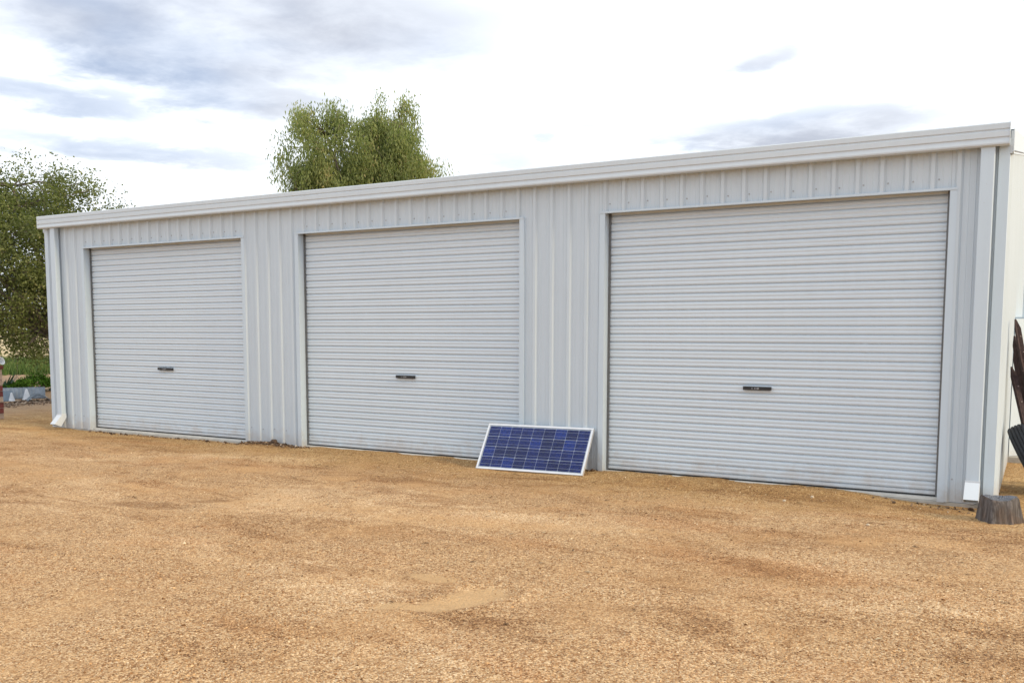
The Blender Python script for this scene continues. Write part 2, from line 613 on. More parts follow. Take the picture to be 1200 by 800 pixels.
piers = [(0.03, DOORS[0][0]-0.004), (DOORS[0][1]+0.004, DOORS[1][0]-0.004), (DOORS[1][1]+0.004, DOORS[2][0]-0.004), (DOORS[2][1]+0.004, XR-0.02)]
for (a, b) in piers:
    for (c, d) in cuts(a, b):
        sheet('wall_sheet', c, d, 0.0, EAVE, shed, m_wall)
for (a, b) in DOORS:
    for (c, d) in cuts(a-0.003, b+0.003):
        sheet('wall_sheet', c, d, HEAD, EAVE, shed, m_wall)

# small hex screws: a row above every door head, rows near the base of the piers and below the gutter
sc = MB()


def screw(x, y, z):
    r = 0.005
    ring = lambda yy, rr: [(x+rr*math.cos(t), yy, z+rr*math.sin(t)) for t in [i*math.pi/3 for i in range(6)]]
    sc.loft([ring(y, r*1.5), ring(y-0.002, r*1.5), ring(y-0.002, r), ring(y-0.007, r)])


for k in range(-3, 60):
    x = OFF+k*PITCH+0.045
    dr = [d for d in DOORS if d[0] < x < d[1]]
    if dr:
        screw(x, 0, HEAD+0.085+random.uniform(-.006, .006))
    else:
        for z in (0.19,):
            screw(x, 0, z+random.uniform(-.006, .006))
sc.build('screw_row', m_screw, shed, kind='stuff')

# floor slab and door sills
MB().box(0.02, XR-0.02, -0.012, 7.1, -0.14, -0.003).build('slab', m_conc, shed, bevel=0.004)
for (a, b) in DOORS:
    MB().box(a+0.002, b-0.002, 0.02, 0.5, -0.0025, 0.020).build('door_sill', m_sill, shed, bevel=0.003)

REV = 0.088


def slat_profile(p=0.0755):
    return [(0.0, 0.0115), (0.002, 0.0112), (0.0055, 0.0025), (0.010, -0.0032), (0.020, -0.006), (0.029, -0.0050), (0.0350, -0.0028), (0.0400, -0.0028),
            (0.046, -0.0050), (0.056, -0.006), (0.067, -0.0036), (0.0712, 0.002), (0.0736, 0.0112), (p, 0.0115)]


SP = 0.0755
mbs = MB()
pr = slat_profile()
mbs.loft([[(x, y, z) for z, y in pr]+[(x, y+0.0012, z) for z, y in reversed(pr)] for x in (0.0, 2.985)])
for i in range(len(mbs.s)):
    mbs.s[i] = False
slat_me = mbs.mesh('slat', m_door)


def word(mb, x, y, z, h, text):
    """the small pale lettering on the handles: too small to read in the photograph, kept as raised strokes"""
    cw = h*0.75
    for i, ch in enumerate(text):
        if ch == ' ':
            continue
        cx = x+i*cw
        for bar in {'E': ['l', 't', 'm', 'b'], 'O': ['l', 'r', 't', 'b'], 'I': ['l']}.get(ch, ['l']):
            w_, s = cw*0.7, h*0.18
            q = {'l': (cx, cx+s, z, z+h), 'r': (cx+w_-s, cx+w_, z, z+h), 't': (cx+s, cx+w_-s, z+h-s, z+h),
                 'b': (cx+s, cx+w_-s, z, z+s), 'm': (cx+s, cx+w_-s, z+h/2-s/2, z+h/2+s/2)}[bar]
            mb.box(q[0], q[1], y-0.0012, y, q[2], q[3])


HX = [(2.170, 2.445), (6.085, 6.335), (9.985, 10.235)]
for di, (a, b) in enumerate(DOORS):
    dmb = MB()
    # curtain bottom rail, split T section
    dmb.box(a+0.006, b-0.006, REV-0.010, REV+0.014, 0.036, 0.066)
    dmb.box(a+0.006, b-0.006, REV-0.016, REV-0.010, 0.044, 0.052)
    door = dmb.build('roller_door', m_door, shed)
    for k in range(33):
        s = obj('slat', slat_me, None, door)
        s.location = (a+0.003+(b-a-2.985)/2, REV+random.uniform(-0.0012, 0.0012), 0.066+k*SP)
        s.rotation_euler.x = random.uniform(-0.006, 0.006)
        if b-a > 2.99:
            s.scale = ((b-a)/2.99, 1, 1)
            s.location.x = a+0.004
    MB().box(a+0.006, b-0.006, REV-0.004, REV+0.012, 0.021, 0.036).build('rubber_seal', m_dark, door)
    for x0, x1 in ((a+0.002, a+0.022), (b-0.022, b-0.002)):
        g = MB()
        g.box(x0, x1, REV-0.022, REV-0.012, 0.021, HEAD+0.12)
        g.build('guide_track', m_guide, door)
    h0, h1 = HX[di]
    zh = 0.873-0.004*di*0.5
    hb = MB()
    hb.box(h0, h1, REV-0.034, REV-0.008, zh-0.014, zh+0.018)
    hd = hb.build('handle', m_hand, door, bevel=0.004)
    mk = MB()
    word(mk, (h0+h1)/2-0.045, REV-0.0342, zh-0.006, 0.016, 'E EEOE')
    # print on the handle sits flat on its face: merged with the handle mesh as a second material
    base = len(hd.data.vertices)
    vs = [tuple(v.co) for v in hd.data.vertices]+mk.v
    fs = [tuple(p.vertices) for p in hd.data.polygons]+[tuple(i+base for i in f) for f in mk.f]
    nf = len(hd.data.polygons)
    me = bpy.data.meshes.new('handle')
    me.from_pydata(vs, [], fs)
    me.materials.append(m_hand)
    me.materials.append(m_mark)
    for i, p in enumerate(me.polygons):
        p.material_index = 0 if i < nf else 1
    hd.data = me
    # flashings round the opening: face strip, then the return back to the door
    for side, x in ((1, a), (-1, b)):
        jm = MB()
        f0, f1 = (x-0.052, x) if side == 1 else (x, x+0.052)
        jm.box(f0, f1, -0.0270, -0.0255, -0.004, HEAD+0.004)
        r0, r1 = (x-0.0015, x) if side == 1 else (x, x+0.0015)
        jm.box(r0, r1, -0.0255, REV+0.03, -0.002, HEAD-0.003)
        e0, e1 = (x-0.052, x-0.0505) if side == 1 else (x+0.0505, x+0.052)
        jm.box(e0, e1, -0.0255, -0.002, -0.004, HEAD+0.002)
        jm.build('jamb_flashing', m_trim, shed)
    hm = MB()
    hm.box(a-0.052, b+0.052, -0.0320, -0.0278, HEAD-0.003, HEAD+0.016)
    hm.box(a+0.0017, b-0.0017, -0.0278, -0.004, HEAD-0.0045, HEAD-0.003)
    hm.build('header_flashing', m_trim, shed)
    MB().box(a-0.05, b+0.05, 0.004, 0.012, HEAD+0.012, EAVE-0.02).build('header_shade_board', m_cavity_shade, shed)  # added dark board, paints the shaded cavity under the header
    # unseen dark sheet added behind each opening so no light leaks round the curtain
    MB().box(a-0.05, b+0.05, REV+0.05, REV+0.06, 0.0, HEAD+0.30).build('door_light_block', m_cavity_shade, shed)

# corner flashings, fronts and returns
cf = MB()
cf.box(XR-0.072, XR+0.004, -0.0275, -0.0255, 0.0, EAVE)
cf.box(XR+0.002, XR+0.004, -0.0255, 0.045, 0.0, EAVE+0.0)
cf.box(XR-0.072, XR-0.070, -0.0255, -0.004, 0.0, EAVE)
cf.build('corner_flashing', m_trim, shed)
cf = MB()
cf.box(-0.004, 0.075, -0.0275, -0.0255, 0.0, EAVE)
cf.box(-0.004, -0.002, -0.0255, 0.075, 0.0, EAVE)
cf.build('corner_flashing', m_trim, shed)

# end walls: ribbed cladding on the right-hand end, following the roof line; rear bay a little wider
TAN = math.tan(math.radians(9.0))
RIDGE = 3.6


def roof_z(y):
    return EAVE+0.03+(y if y <= RIDGE else 2*RIDGE-y)*TAN


def end_wall(xw, y0, y1, outward, name='wall_sheet', ztop=None):
    mb = MB()
    pr = rib_profile(y0, y1, ph=0.16)
    pr2 = []
    for (a, b) in pr:
        pr2.append((a, b))
    top = [(xw - outward*b, a, ztop or roof_z(a)-0.01) for a, b in pr2]
    bot = [(xw - outward*b, a, 0.0) for a, b in pr2]
    n = len(pr2)
    t = 0.0012*outward
    top2 = [(x-t, y, z) for x, y, z in top]
    bot2 = [(x-t, y, z) for x, y, z in bot]
    mb.loft([bot+bot2[::-1], top+top2[::-1]])
    return mb.build(name, m_wall, shed)


for a, b in [(0.02, 0.782), (0.782, 1.544), (1.544, 2.306), (2.306, RIDGE), (RIDGE, 4.4), (4.4, 5.3), (5.3, 6.2), (6.2, 7.18)]:
    end_wall(XR, a, b, 1)
ANX = 1.52
for a, b in [(3.21, 3.78), (3.78, 4.54), (4.54, 5.30), (5.30, 6.06), (6.06, 7.18)]:
    end_wall(XR+0.155, a, b, 1, ztop=ANX)
MB().loft([[(XR+0.030, 2.98, z), (XR+0.176, 3.20, z), (XR+0.172, 3.21, z), (XR+0.028, 3.0, z)] for z in (0.05, ANX)]).build('corner_flashing', m_trim, shed)  # invented splay, shaped so this annex face catches the sun
MB().box(XR+0.029, XR+0.185, 3.19, 7.2, ANX+0.001, ANX+0.02).build('ledge_capping', m_trim, shed)
MB().box(XR-0.03, XR+0.17, 2.985, 7.2, -0.12, 0.047).build('wall_footing', m_conc, shed, bevel=0.01)
for a, b in [(0.02, 1.544), (1.544, 3.6), (3.6, 5.3), (5.3, 7.18)]:
    end_wall(0.0, a, b, -1)
MB().box(0.0, XR+0.15, 7.17, 7.18, 0.0, roof_z(7.18)-0.01).build('rear_wall', m_wall, shed)

# roof: two slopes of ribbed sheet with ridge capping, barge cappings at the ends
for y0, y1 in ((-0.02, RIDGE), (RIDGE, 7.25)):
    pr = rib_profile(0.01, XR-0.01)
    mb = MB()
    mb.loft([[(a, y, roof_z(y)-b) for a, b in pr]+[(a, y, roof_z(y)-b-0.0012) for a, b in reversed(pr)] for y in (y0, y1)])
    mb.build('roof_sheet', m_roof, shed)
rc = MB()
rc.loft([[(x, RIDGE-0.18, roof_z(RIDGE-.18)+0.022), (x, RIDGE, roof_z(RIDGE)+0.03), (x, RIDGE+0.18, roof_z(RIDGE-.18)+0.022),
          (x, RIDGE, roof_z(RIDGE)+0.026)] for x in (0.01, XR-0.01)])
rc.build('ridge_capping', m_roof, shed)
GBASE = 2.745
for xw, s in ((XR, 1), (0.0, -1)):
    bc = MB()
    for ya, yb in ((-0.030, RIDGE), (RIDGE, 7.26)):
        xa_, xb_ = sorted((xw+s*0.019, xw+s*0.028))
        lo = [(roof_z(q)-0.145) if q > 0 else roof_z(q)-0.13 for q in (ya, yb)]
        bc.loft([[(xa_, q, l), (xb_, q, l), (xb_, q, roof_z(q)+0.042), (xa_, q, roof_z(q)+0.042)]
                 for q, l in ([(ya, lo[0]), (0.0, roof_z(0.0)-0.145), (yb, lo[1])] if ya < 0 else [(ya, lo[0]), (yb, lo[1])])])
        bc.loft([[(min(xw-s*0.10, xw+s*0.019), q, roof_z(q)+0.037), (max(xw-s*0.10, xw+s*0.019), q, roof_z(q)+0.037),
                  (max(xw-s*0.10, xw+s*0.019), q, roof_z(q)+0.0415), (min(xw-s*0.10, xw+s*0.019), q, roof_z(q)+0.0415)] for q in (max(ya, 0.0), yb)])
    xa_, xb_ = sorted((xw+s*0.0045, xw+s*0.0188))
    bc.box(xa_, xb_, -0.028, -0.016, GBASE, EAVE+0.055)
    bc.build('barge_capping', m_gut, shed)
if True:
    bs = MB()
    for i in range(14):
        y = 0.05+i*0.21
        z = roof_z(y)-0.125
        x = XR+0.028
        bs.loft([[(x, y+0.008*math.cos(t), z+0.008*math.sin(t)) for t in [j*math.pi/3 for j in range(6)]],
                 [(x+0.006, y+0.006*math.cos(t), z+0.006*math.sin(t)) for t in [j*math.pi/3 for j in range(6)]]])
    bs.build('screw_row', m_screw, shed, kind='stuff')

# fascia gutter: three flat bands with grooves between, turned lip below
GB, GT = 2.795, 2.965
g = MB()
sec = [(-0.002, GB+0.02), (-0.085, GB), (-0.118, GB), (-0.132, GB+0.008), (-0.134, GB+0.020), (-0.127, GB+0.050), (-0.127, GB+0.058), (-0.134, GB+0.064),
       (-0.134, GB+0.104), (-0.127, GB+0.110), (-0.127, GB+0.118), (-0.134, GB+0.124), (-0.134, GT-0.008), (-0.128, GT), (-0.112, GT), (-0.112, GT-0.012),
       (-0.121, GT-0.012), (-0.121, GB+0.03), (-0.08, GB+0.012), (-0.002, GB+0.03)]
g.loft([[(x, y, z) for y, z in sec] for x in (0.0, XR-0.003)])
gut = g.build('gutter', m_gut, shed)
for x0, x1 in ((-0.003, -0.0005), (XR-0.0025, XR+0.0)):
    e = MB()
    poly = [(-0.002, GB+0.02), (-0.085, GB-0.001), (-0.118, GB-0.001), (-0.1335, GB+0.008), (-0.136, GB+0.020), (-0.136, GT-0.008), (-0.128, GT+0.002), (-0.02, GT+0.002), (-0.002, GT-0.03)]
    e.loft([[(x, y, z) for y, z in poly] for x in (x0, x1)])
    e.build('gutter_end_cap', m_gut, gut)


def downpipe(xa, xb, side):
    d = MB()
    y0, y1 = -0.030, -0.098
    zb = 0.19
    d.box(xa, xb, y1, y0, zb, GB+0.006)
    dp = d.build('downpipe', m_trim, shed, bevel=0.006)
    s = MB()
    # angled kick-out shoe, open at the mouth
    e = 0.003
    top = [(xa-e, y1-e, zb+0.012), (xb+e, y1-e, zb+0.012), (xb+e, y0+e, zb+0.012), (xa-e, y0+e, zb+0.012)]
    mid = [(xa-e, y1-e, zb-0.004), (xb+e, y1-e, zb-0.004), (xb+e, y0+e, zb-0.04), (xa-e, y0+e, zb-0.04)]
    bot = [(xa-e, y1-0.115, zb-0.125), (xb+e, y1-0.115, zb-0.125), (xb+e, y0-0.085, zb-0.165), (xa-e, y0-0.085, zb-0.165)]

    def inset(r, k):
        c = sum((Vector(p) for p in r), Vector())/4
        return [tuple(Vector(p)+(c-Vector(p))*k) for p in r]
    inn = inset(bot, 0.06)
    deep = [tuple(Vector(a)+(Vector(b)-Vector(a))*0.7) for a, b in zip(inn, inset(mid, 0.06))]
    s.loft([top, mid, bot, inn, deep], caps=True)
    s.build('downpipe_shoe', m_shoe_lit, dp, bevel=0.0)


downpipe(0.222, 0.322, -1)
downpipe(11.834, 11.934, 1)

# ------------------------------------------------------------------ solar panel leaning on the shed
pBL = Vector((7.451, -0.453, 0.014))
TURN, TILT = 0.086, 0.634
ux = Vector((math.cos(TURN), math.sin(TURN), 0))
uy = Vector((-math.sin(TURN)*math.sin(TILT), math.cos(TURN)*math.sin(TILT), math.cos(TILT)))
uz = ux.cross(uy)
PWd, PHt, PT = 1.138, 0.524, 0.035
panel = thing('solar_panel', 'blue solar panel in silver frame leaning against the shed between two doors', 'solar panel')
panel.matrix_world = Matrix(((ux.x, uy.x, uz.x, pBL.x), (ux.y, uy.y, uz.y, pBL.y), (ux.z, uy.z, uz.z, pBL.z), (0, 0, 0, 1)))
m_alu = mat_plain('aluminium', (0.72, 0.73, 0.74), 0.32, 0.55, 0.05)
m_back = mat_plain('panel_backing', (0.42, 0.47, 0.55), 0.5)
m_bus = mat_plain('busbar_silver', (0.34, 0.38, 0.46), 0.35, 0.5)


def mat_cell(name, col):
    m, t, p = new_mat(name)
    pos = t.n('ShaderNodeNewGeometry').outputs['Position']
    v = t.n('ShaderNodeTexVoronoi')
    v.inputs['Scale'].default_value = 55.0
    t.put(v.inputs['Vector'], pos)
    s = t.n('ShaderNodeSeparateColor')
    t.put(s.inputs[0], v.outputs['Color'])
    t.put(p.inputs['Base Color'], t.mix(s.outputs[0], tuple(c*0.72 for c in col), tuple(c*1.35 for c in col)))
    p.inputs['Roughness'].default_value = 0.5
    p.inputs['Specular IOR Level'].default_value = 0.12
    return m


cell_mats = [mat_cell('cell_deep_blue', (0.010, 0.024, 0.150)), mat_cell('cell_navy', (0.009, 0.018, 0.105)), mat_cell('cell_bright_blue', (0.011, 0.036, 0.23))]
m_glass, t, p = new_mat('panel_glass')
fr = t.n('ShaderNodeFresnel')
fr.inputs[0].default_value = 1.25
tp = t.n('ShaderNodeBsdfTransparent')
gl = t.n('ShaderNodeBsdfGlossy')
gl.inputs['Roughness'].default_value = 0.08
mx = t.n('ShaderNodeMixShader')
t.put(mx.inputs[0], fr.outputs[0])
m_glass.node_tree.links.new(tp.outputs[0], mx.inputs[1])
m_glass.node_tree.links.new(gl.outputs[0], mx.inputs[2])
m_glass.node_tree.links.new(mx.outputs[0], m_glass.node_tree.nodes['Material Output'].inputs[0])
FW = 0.020
fm = [((0, PWd), (0, FW)), ((0, PWd), (PHt-FW, PHt))]
for (x0, x1), (y0, y1) in fm:
    MB().box(x0, x1, y0, y1, -PT+0.004, 0.004).build('frame_rail', m_alu, panel, bevel=0.0015)
for x0, x1 in ((0, FW), (PWd-FW, PWd)):
    MB().box(x0, x1, FW+0.0005, PHt-FW-0.0005, -PT+0.004, 0.0035).build('frame_rail', m_alu, panel, bevel=0.0015)
MB().box(FW, PWd-FW, FW, PHt-FW, -0.008, -0.004).build('backing_sheet', m_back, panel)
cwid, chgt = (PWd-2*FW-0.014)/9, (PHt-2*FW-0.018)/4
cm = []
for m in cell_mats:
    b = MB()
    w2, h2, ch = cwid/2-0.0016, chgt/2-0.0026, 0.006
    poly = [(-w2+ch, -h2), (w2-ch, -h2), (w2, -h2+ch), (w2, h2-ch), (w2-ch, h2), (-w2+ch, h2), (-w2, h2-ch), (-w2, -h2+ch)]
    b.loft([[(x, y, -0.0040) for x, y in poly], [(x, y, -0.0030) for x, y in poly]])
    cm.append(b.mesh('solar_cell', m))
bright = {(0, 1): 2, (1, 1): 0, (1, 4): 2, (1, 3): 0, (2, 0): 2, (3, 2): 2, (1, 7): 2, (0, 6): 2, (2, 7): 0, (3, 1): 0}
for r in range(4):
    for c in range(9):
        idx = bright.get((r, c), random.choice([0, 1, 1, 0]))
        o = obj('solar_cell', cm[idx], None, panel)
        o.location = (FW+0.007+(c+0.5)*cwid, FW+0.009+(3-r+0.5)*chgt, 0)
bm_ = MB()
bm_.box(FW+0.008, PWd-FW-0.008, -0.0011, 0.0011, -0.00295, -0.0026)
bus_me = bm_.mesh('busbar', m_bus)
for r in range(4):
    for s in (-0.22, 0.22):
        o = obj('busbar', bus_me, None, panel)
        o.location = (0, FW+0.009+(r+0.5+s)*chgt, 0)
MB().box(FW, PWd-FW, FW, PHt-FW, -0.0018, 0.0004).build('glass_pane', m_glass, panel)
MB().box(0.50, 0.62, 0.36, 0.43, -0.032, -0.008).build('junction_box', m_dark, panel, bevel=0.003)

# ------------------------------------------------------------------ tree stump by the right-hand corner
m_bark, t, p = new_mat('weathered_wood')
co = t.n('ShaderNodeTexCoord').outputs['Object']
mp = t.n('ShaderNodeMapping')
mp.inputs['Scale'].default_value = (28.0, 28.0, 2.5)
t.put(mp.inputs['Vector'], co)
nf_ = t.noise(mp.outputs[0], 1.3, 5.0, 0.65, 0.3)
c1 = t.ramp(nf_, [(0.30, (0.030, 0.022, 0.018)), (0.52, (0.105, 0.092, 0.086)), (0.78, (0.24, 0.22, 0.21))])
c2 = t.mix(t.smooth(t.noise(co, 9.0, 3.0), 0.45, 0.65), c1, t.mix(1.0, c1, (1.0, 0.84, 0.72), 'MULTIPLY'))
t.put(p.inputs['Base Color'], c2)
p.inputs['Roughness'].default_value = 0.9
b = t.n('ShaderNodeBump')
b.inputs['Strength'].default_value = 0.9
b.inputs['Distance'].default_value = 0.012
t.put(b.inputs['Height'], nf_)
t.put(p.inputs['Normal'], b.outputs[0])
m_cut, t, p = new_mat('cut_wood')
co = t.n('ShaderNodeTexCoord').outputs['Object']
wv = t.n('ShaderNodeTexWave', wave_type='RINGS', rings_direction='Z')
wv.inputs['Scale'].default_value = 22.0
wv.inputs['Distortion'].default_value = 3.0
t.put(wv.inputs['Vector'], co)
nn = t.noise(co, 30.0, 4.0, 0.6)
t.put(p.inputs['Base Color'], t.ramp(t.math('ADD', t.math('MULTIPLY', wv.outputs[1], 0.35), t.math('MULTIPLY', nn, 0.65)),
                                    [(0.2, (0.045, 0.05, 0.065)), (0.55, (0.115, 0.125, 0.15)), (0.85, (0.30, 0.31, 0.33))]))
p.inputs['Roughness'].default_value = 0.85

ST = (12.082, -0.590)
stump = thing('tree_stump', 'short weathered grey tree stump standing by the shed corner', 'tree stump', (ST[0], ST[1], -0.03))
mb = MB()
N = 48
prof = []
for j in range(N):
    a = 2*math.pi*j/N
    lob = 1+0.07*math.sin(3*a+0.6)+0.05*math.sin(7*a+1.2)+0.03*math.sin(13*a)
    prof.append((a, lob))
rings = []
zs = [0.0, 0.02, 0.055, 0.10, 0.145, 0.182, 0.196]
rs = [0.150, 0.149, 0.143, 0.136, 0.129, 0.123, 0.112]
for z, r in zip(zs, rs):
    ring = []
    for a, lob in prof:
        flare = 1+(lob-1)*(1.6-z*4)
        groove = 1-0.05*max(0, math.sin(9*a+2.1*math.sin(2*a)))**3
        xx = 1.06 if math.cos(a) > 0 else 0.98
        ring.append((r*flare*groove*math.cos(a)*xx+0.012*(0.2-z)*5*0.4, r*0.92*flare*groove*math.sin(a), z+(0.012*math.sin(2*a+1) if z > .15 else 0)))
    rings.append(ring)
mb.loft(rings, caps=False, smooth=True)
mb.build('bark', m_bark, stump)
mb = MB()
top = rings[-1]
cx = sum(p[0] for p in top)/N
cy = sum(p[1] for p in top)/N
loops = [top]
for k in (0.75, 0.5, 0.25):
    loops.append([(cx+(p[0]-cx)*k, cy+(p[1]-cy)*k, p[2]-0.006*(1-k)+0.006*math.sin(5*j*0.4+k*9)) for j, p in enumerate(top)])
mb.loft(loops, caps=False, smooth=True)
mb.add(loops[-1], [tuple(range(N))])
mb.build('cut_face', m_cut, stump)

# offcut of white sheet behind the stump
wb = MB()
wb.loft([[(-0.10, -0.07, 0.0), (0.10, -0.05, 0.0), (0.11, 0.07, 0.0), (-0.09, 0.06, 0.0)],
         [(-0.10, -0.07, 0.075), (0.10, -0.05, 0.02), (0.11, 0.07, 0.02), (-0.09, 0.06, 0.08)]])
wo = wb.build('white_block', mat_plain('white_paint', (0.8, 0.8, 0.78), 0.5), None, bevel=0.006,
              label='small white wedge lying on the gravel behind the tree stump', cat='block')
wo.location = (12.12, -0.19, -0.02)

# ------------------------------------------------------------------ leaning tyre at the right edge
m_tyre = mat_plain('tyre_rubber', (0.008, 0.011, 0.019), 0.55, 0, 0.25, 20.0, 0.3, 90.0)
tyre = thing('car_tyre', 'worn dark car tyre leaning on the end wall of the shed', 'tyre')
R0, TW = 0.305, 0.15
ang = math.radians(28)
ax_ = Vector((math.cos(ang), 0, math.sin(ang)))
up_ = Vector((-math.sin(ang), 0, math.cos(ang)))
corner = Vector((12.078, 0.62, 0.505))
cen = corner+ax_*(TW/2)-up_*R0*0.97+Vector((0, 0.30, 0))
cen.z = max(cen.z, R0*math.cos(ang)+TW/2*math.sin(ang)*0.8)
tyre.matrix_world = Matrix(((0, up_.x, ax_.x, cen.x), (1, up_.y, ax_.y, cen.y), (0, up_.z, ax_.z, cen.z), (0, 0, 0, 1)))
mb = MB()
NT_ = 56
cs_ = [(0.19, -0.050), (0.20, -0.066), (0.245, -0.078), (0.285, -0.072), (0.298, -0.060), (0.3005, -0.046), (0.293, -0.044), (0.293, -0.038), (0.303, -0.036),
       (0.304, -0.018), (0.296, -0.016), (0.296, -0.010), (0.305, -0.008), (0.305, 0.008), (0.296, 0.010), (0.296, 0.016), (0.304, 0.018),
       (0.303, 0.036), (0.293, 0.038), (0.293, 0.044), (0.3005, 0.046), (0.298, 0.060), (0.285, 0.072), (0.245, 0.078), (0.20, 0.066), (0.19, 0.050), (0.21, 0.040), (0.275, 0.055), (0.285, 0.0), (0.275, -0.055), (0.21, -0.040)]
rings = []
for i in range(NT_+1):
    a = 2*math.pi*i/NT_
    rings.append([(r*math.cos(a), r*math.sin(a), z) for r, z in cs_])
mb.loft(rings, caps=False)
mb.build('tread', m_tyre, tyre)
mb = MB()
bead = lambda z: [[((0.192+0.009*math.cos(t))*math.cos(a), (0.192+0.009*math.cos(t))*math.sin(a), z+0.009*math.sin(t)) for t in [k*math.pi/3 for k in range(6)]] for a in [2*math.pi*i/40 for i in range(41)]]
mb.loft(bead(0.048), caps=False, smooth=True)
mb.loft(bead(-0.048), caps=False, smooth=True)
mb.build('bead_ring', m_tyre, tyre)

# ------------------------------------------------------------------ bundle of rusty star pickets
m_pick = mat_plain('rusty_steel', (0.050, 0.030, 0.030), 0.75, 0.2, 0.45, 40.0, 0.4, 120.0)
m_hole = mat_plain('pale_paint_dab', (0.30, 0.24, 0.22), 0.7)


def picket(tip, foot, twist, label, sc_=1.0):
    tip, foot = Vector(tip), Vector(foot)
    d = (tip-foot)
    L = d.length
    zq = d.normalized()
    t = thing('star_picket', label, 'fence post', tuple(foot), group='rusty star pickets leaning on the end wall')
    xq = Vector((0, 1, 0)).cross(zq).normalized()
    yq = zq.cross(xq)
    t.matrix_world = Matrix(((xq.x, yq.x, zq.x, foot.x), (xq.y, yq.y, zq.y, foot.y), (xq.z, yq.z, zq.z, foot.z), (0, 0, 0, 1)))
    m = MB()
    th = 0.0045*sc_
    for k in range(3):
        a = twist+k*2*math.pi/3
        ln = (0.036 if k else 0.042)*sc_
        c, s = math.cos(a), math.sin(a)
        sec_ = lambda z, l: [(-s*th, c*th, z), (s*th, -c*th, z), (c*l+s*th*.6, s*l-c*th*.6, z), (c*l-s*th*.6, s*l+c*th*.6, z)]
        m.loft([sec_(0.0, 0.004), sec_(0.07, ln), sec_(L-0.085, ln), sec_(L, ln*0.22)])
    m.build('picket_shaft', m_pick, t)
    h = MB()
    a = twist
    c, s = math.cos(a), math.sin(a)
    for i in range(int((L-0.25)/0.14)):
        z = 0.25+i*0.14
        q = 0.026*sc_
        for sd in (1, -1):
            ct = Vector((c*q+sd*s*th*1.02, s*q-sd*c*th*1.02, z))
            ring = lambda off, r: [tuple(ct+Vector((c*r*math.cos(u)+sd*s*off, s*r*math.cos(u)-sd*c*off, r*math.sin(u)))) for u in [j*math.pi/3 for j in range(6)]]
            h.loft([ring(0, 0.0055), ring(0.0012, 0.0055)])
    h.build('wire_hole', m_hole, t, kind='stuff')
    return t


picket((12.098, 1.10, 1.492), (12.40, 0.98, 0.0), 0.2, 'tallest rusty star picket, its tip highest against the end wall', 0.78)
picket((12.095, 1.25, 1.345), (12.37, 1.22, 0.0), 0.9, 'rusty star picket directly below the tallest tip, second from the top', 0.78)
picket((12.100, 1.42, 1.215), (12.33, 1.45, 0.0), 1.5, 'rusty star picket with its tip third from the top', 0.78)
picket((12.088, 1.02, 1.075), (12.36, 0.80, 0.0), 0.4, 'shortest rusty star picket, lowest tip in the bundle', 0.78)
picket((12.150, 0.95, 1.230), (12.46, 1.15, 0.0), 2.2, 'rusty star picket on the outer side of the leaning bundle', 0.78)
picket((12.225, 1.30, 1.420), (12.52, 1.40, 0.0), 2.6, 'rusty star picket farthest right, cut by the picture edge', 0.78)

# ------------------------------------------------------------------ clods and litter at the pier between the first two doors
m_clod = mat_plain('dark_clod', (0.085, 0.055, 0.038), 0.95, 0, 0.5, 40.0, 0.6, 90)


def rock_mesh(r, seed, mat, name):
    rr = random.Random(seed)
    m = MB()
    rings = []
    for i in range(1, 5):
        ph = math.pi*i/5
        rings.append([(r*math.sin(ph)*math.cos(t)*rr.uniform(.8, 1.2), r*math.sin(ph)*math.sin(t)*rr.uniform(.8, 1.2), r*.75*math.cos(ph)*rr.uniform(.9, 1.1)) for t in [k*2*math.pi/7 for k in range(7)]])
    m.loft(rings[::-1], caps=True)
    return m.mesh(name, mat)


big = obj('soil_clod', rock_mesh(0.042, 3, m_clod, 'soil_clod'), label='dark round clod of soil against the wall between the first two doors', cat='clod')
big.location = (4.36, -0.075, 0.055)
V, F, T = [], [], []
OCT = np.array([(1, 0, 0), (-1, 0, 0), (0, 1, 0), (0, -1, 0), (0, 0, 1), (0, 0, -1)], float)
OF = np.array([(0, 2, 4), (2, 1, 4), (1, 3, 4), (3, 0, 4), (2, 0, 5), (1, 2, 5), (3, 1, 5), (0, 3, 5)])


def stones(px, py, size, tint, lift=0.25, flat=0.7):
    n = len(px)
    v = OCT[None]*(1+rng.uniform(-.35, .35, (n, 6, 1)))
    v = v*np.stack([size, size*rng.uniform(.6, 1, n), size*flat*rng.uniform(.6, 1.1, n)], 1)[:, None, :]
    a = rng.uniform(0, 2*np.pi, n)
    b = rng.uniform(-.6, .6, n)
    ca, sa, cb, sb = np.cos(a), np.sin(a), np.cos(b), np.sin(b)
    x, y, z = v[..., 0], v[..., 1], v[..., 2]
    y, z = y*cb[:, None]-z*sb[:, None], y*sb[:, None]+z*cb[:, None]
    x, y = x*ca[:, None]-y*sa[:, None], x*sa[:, None]+y*ca[:, None]
    pz = gz(px, py)+size*lift
    vv = np.stack([x+px[:, None], y+py[:, None], z+pz[:, None]], -1).reshape(-1, 3)
    ff = (OF[None]+6*np.arange(n)[:, None, None]).reshape(-1, 3)
    return vv, ff, np.repeat(tint, 8)


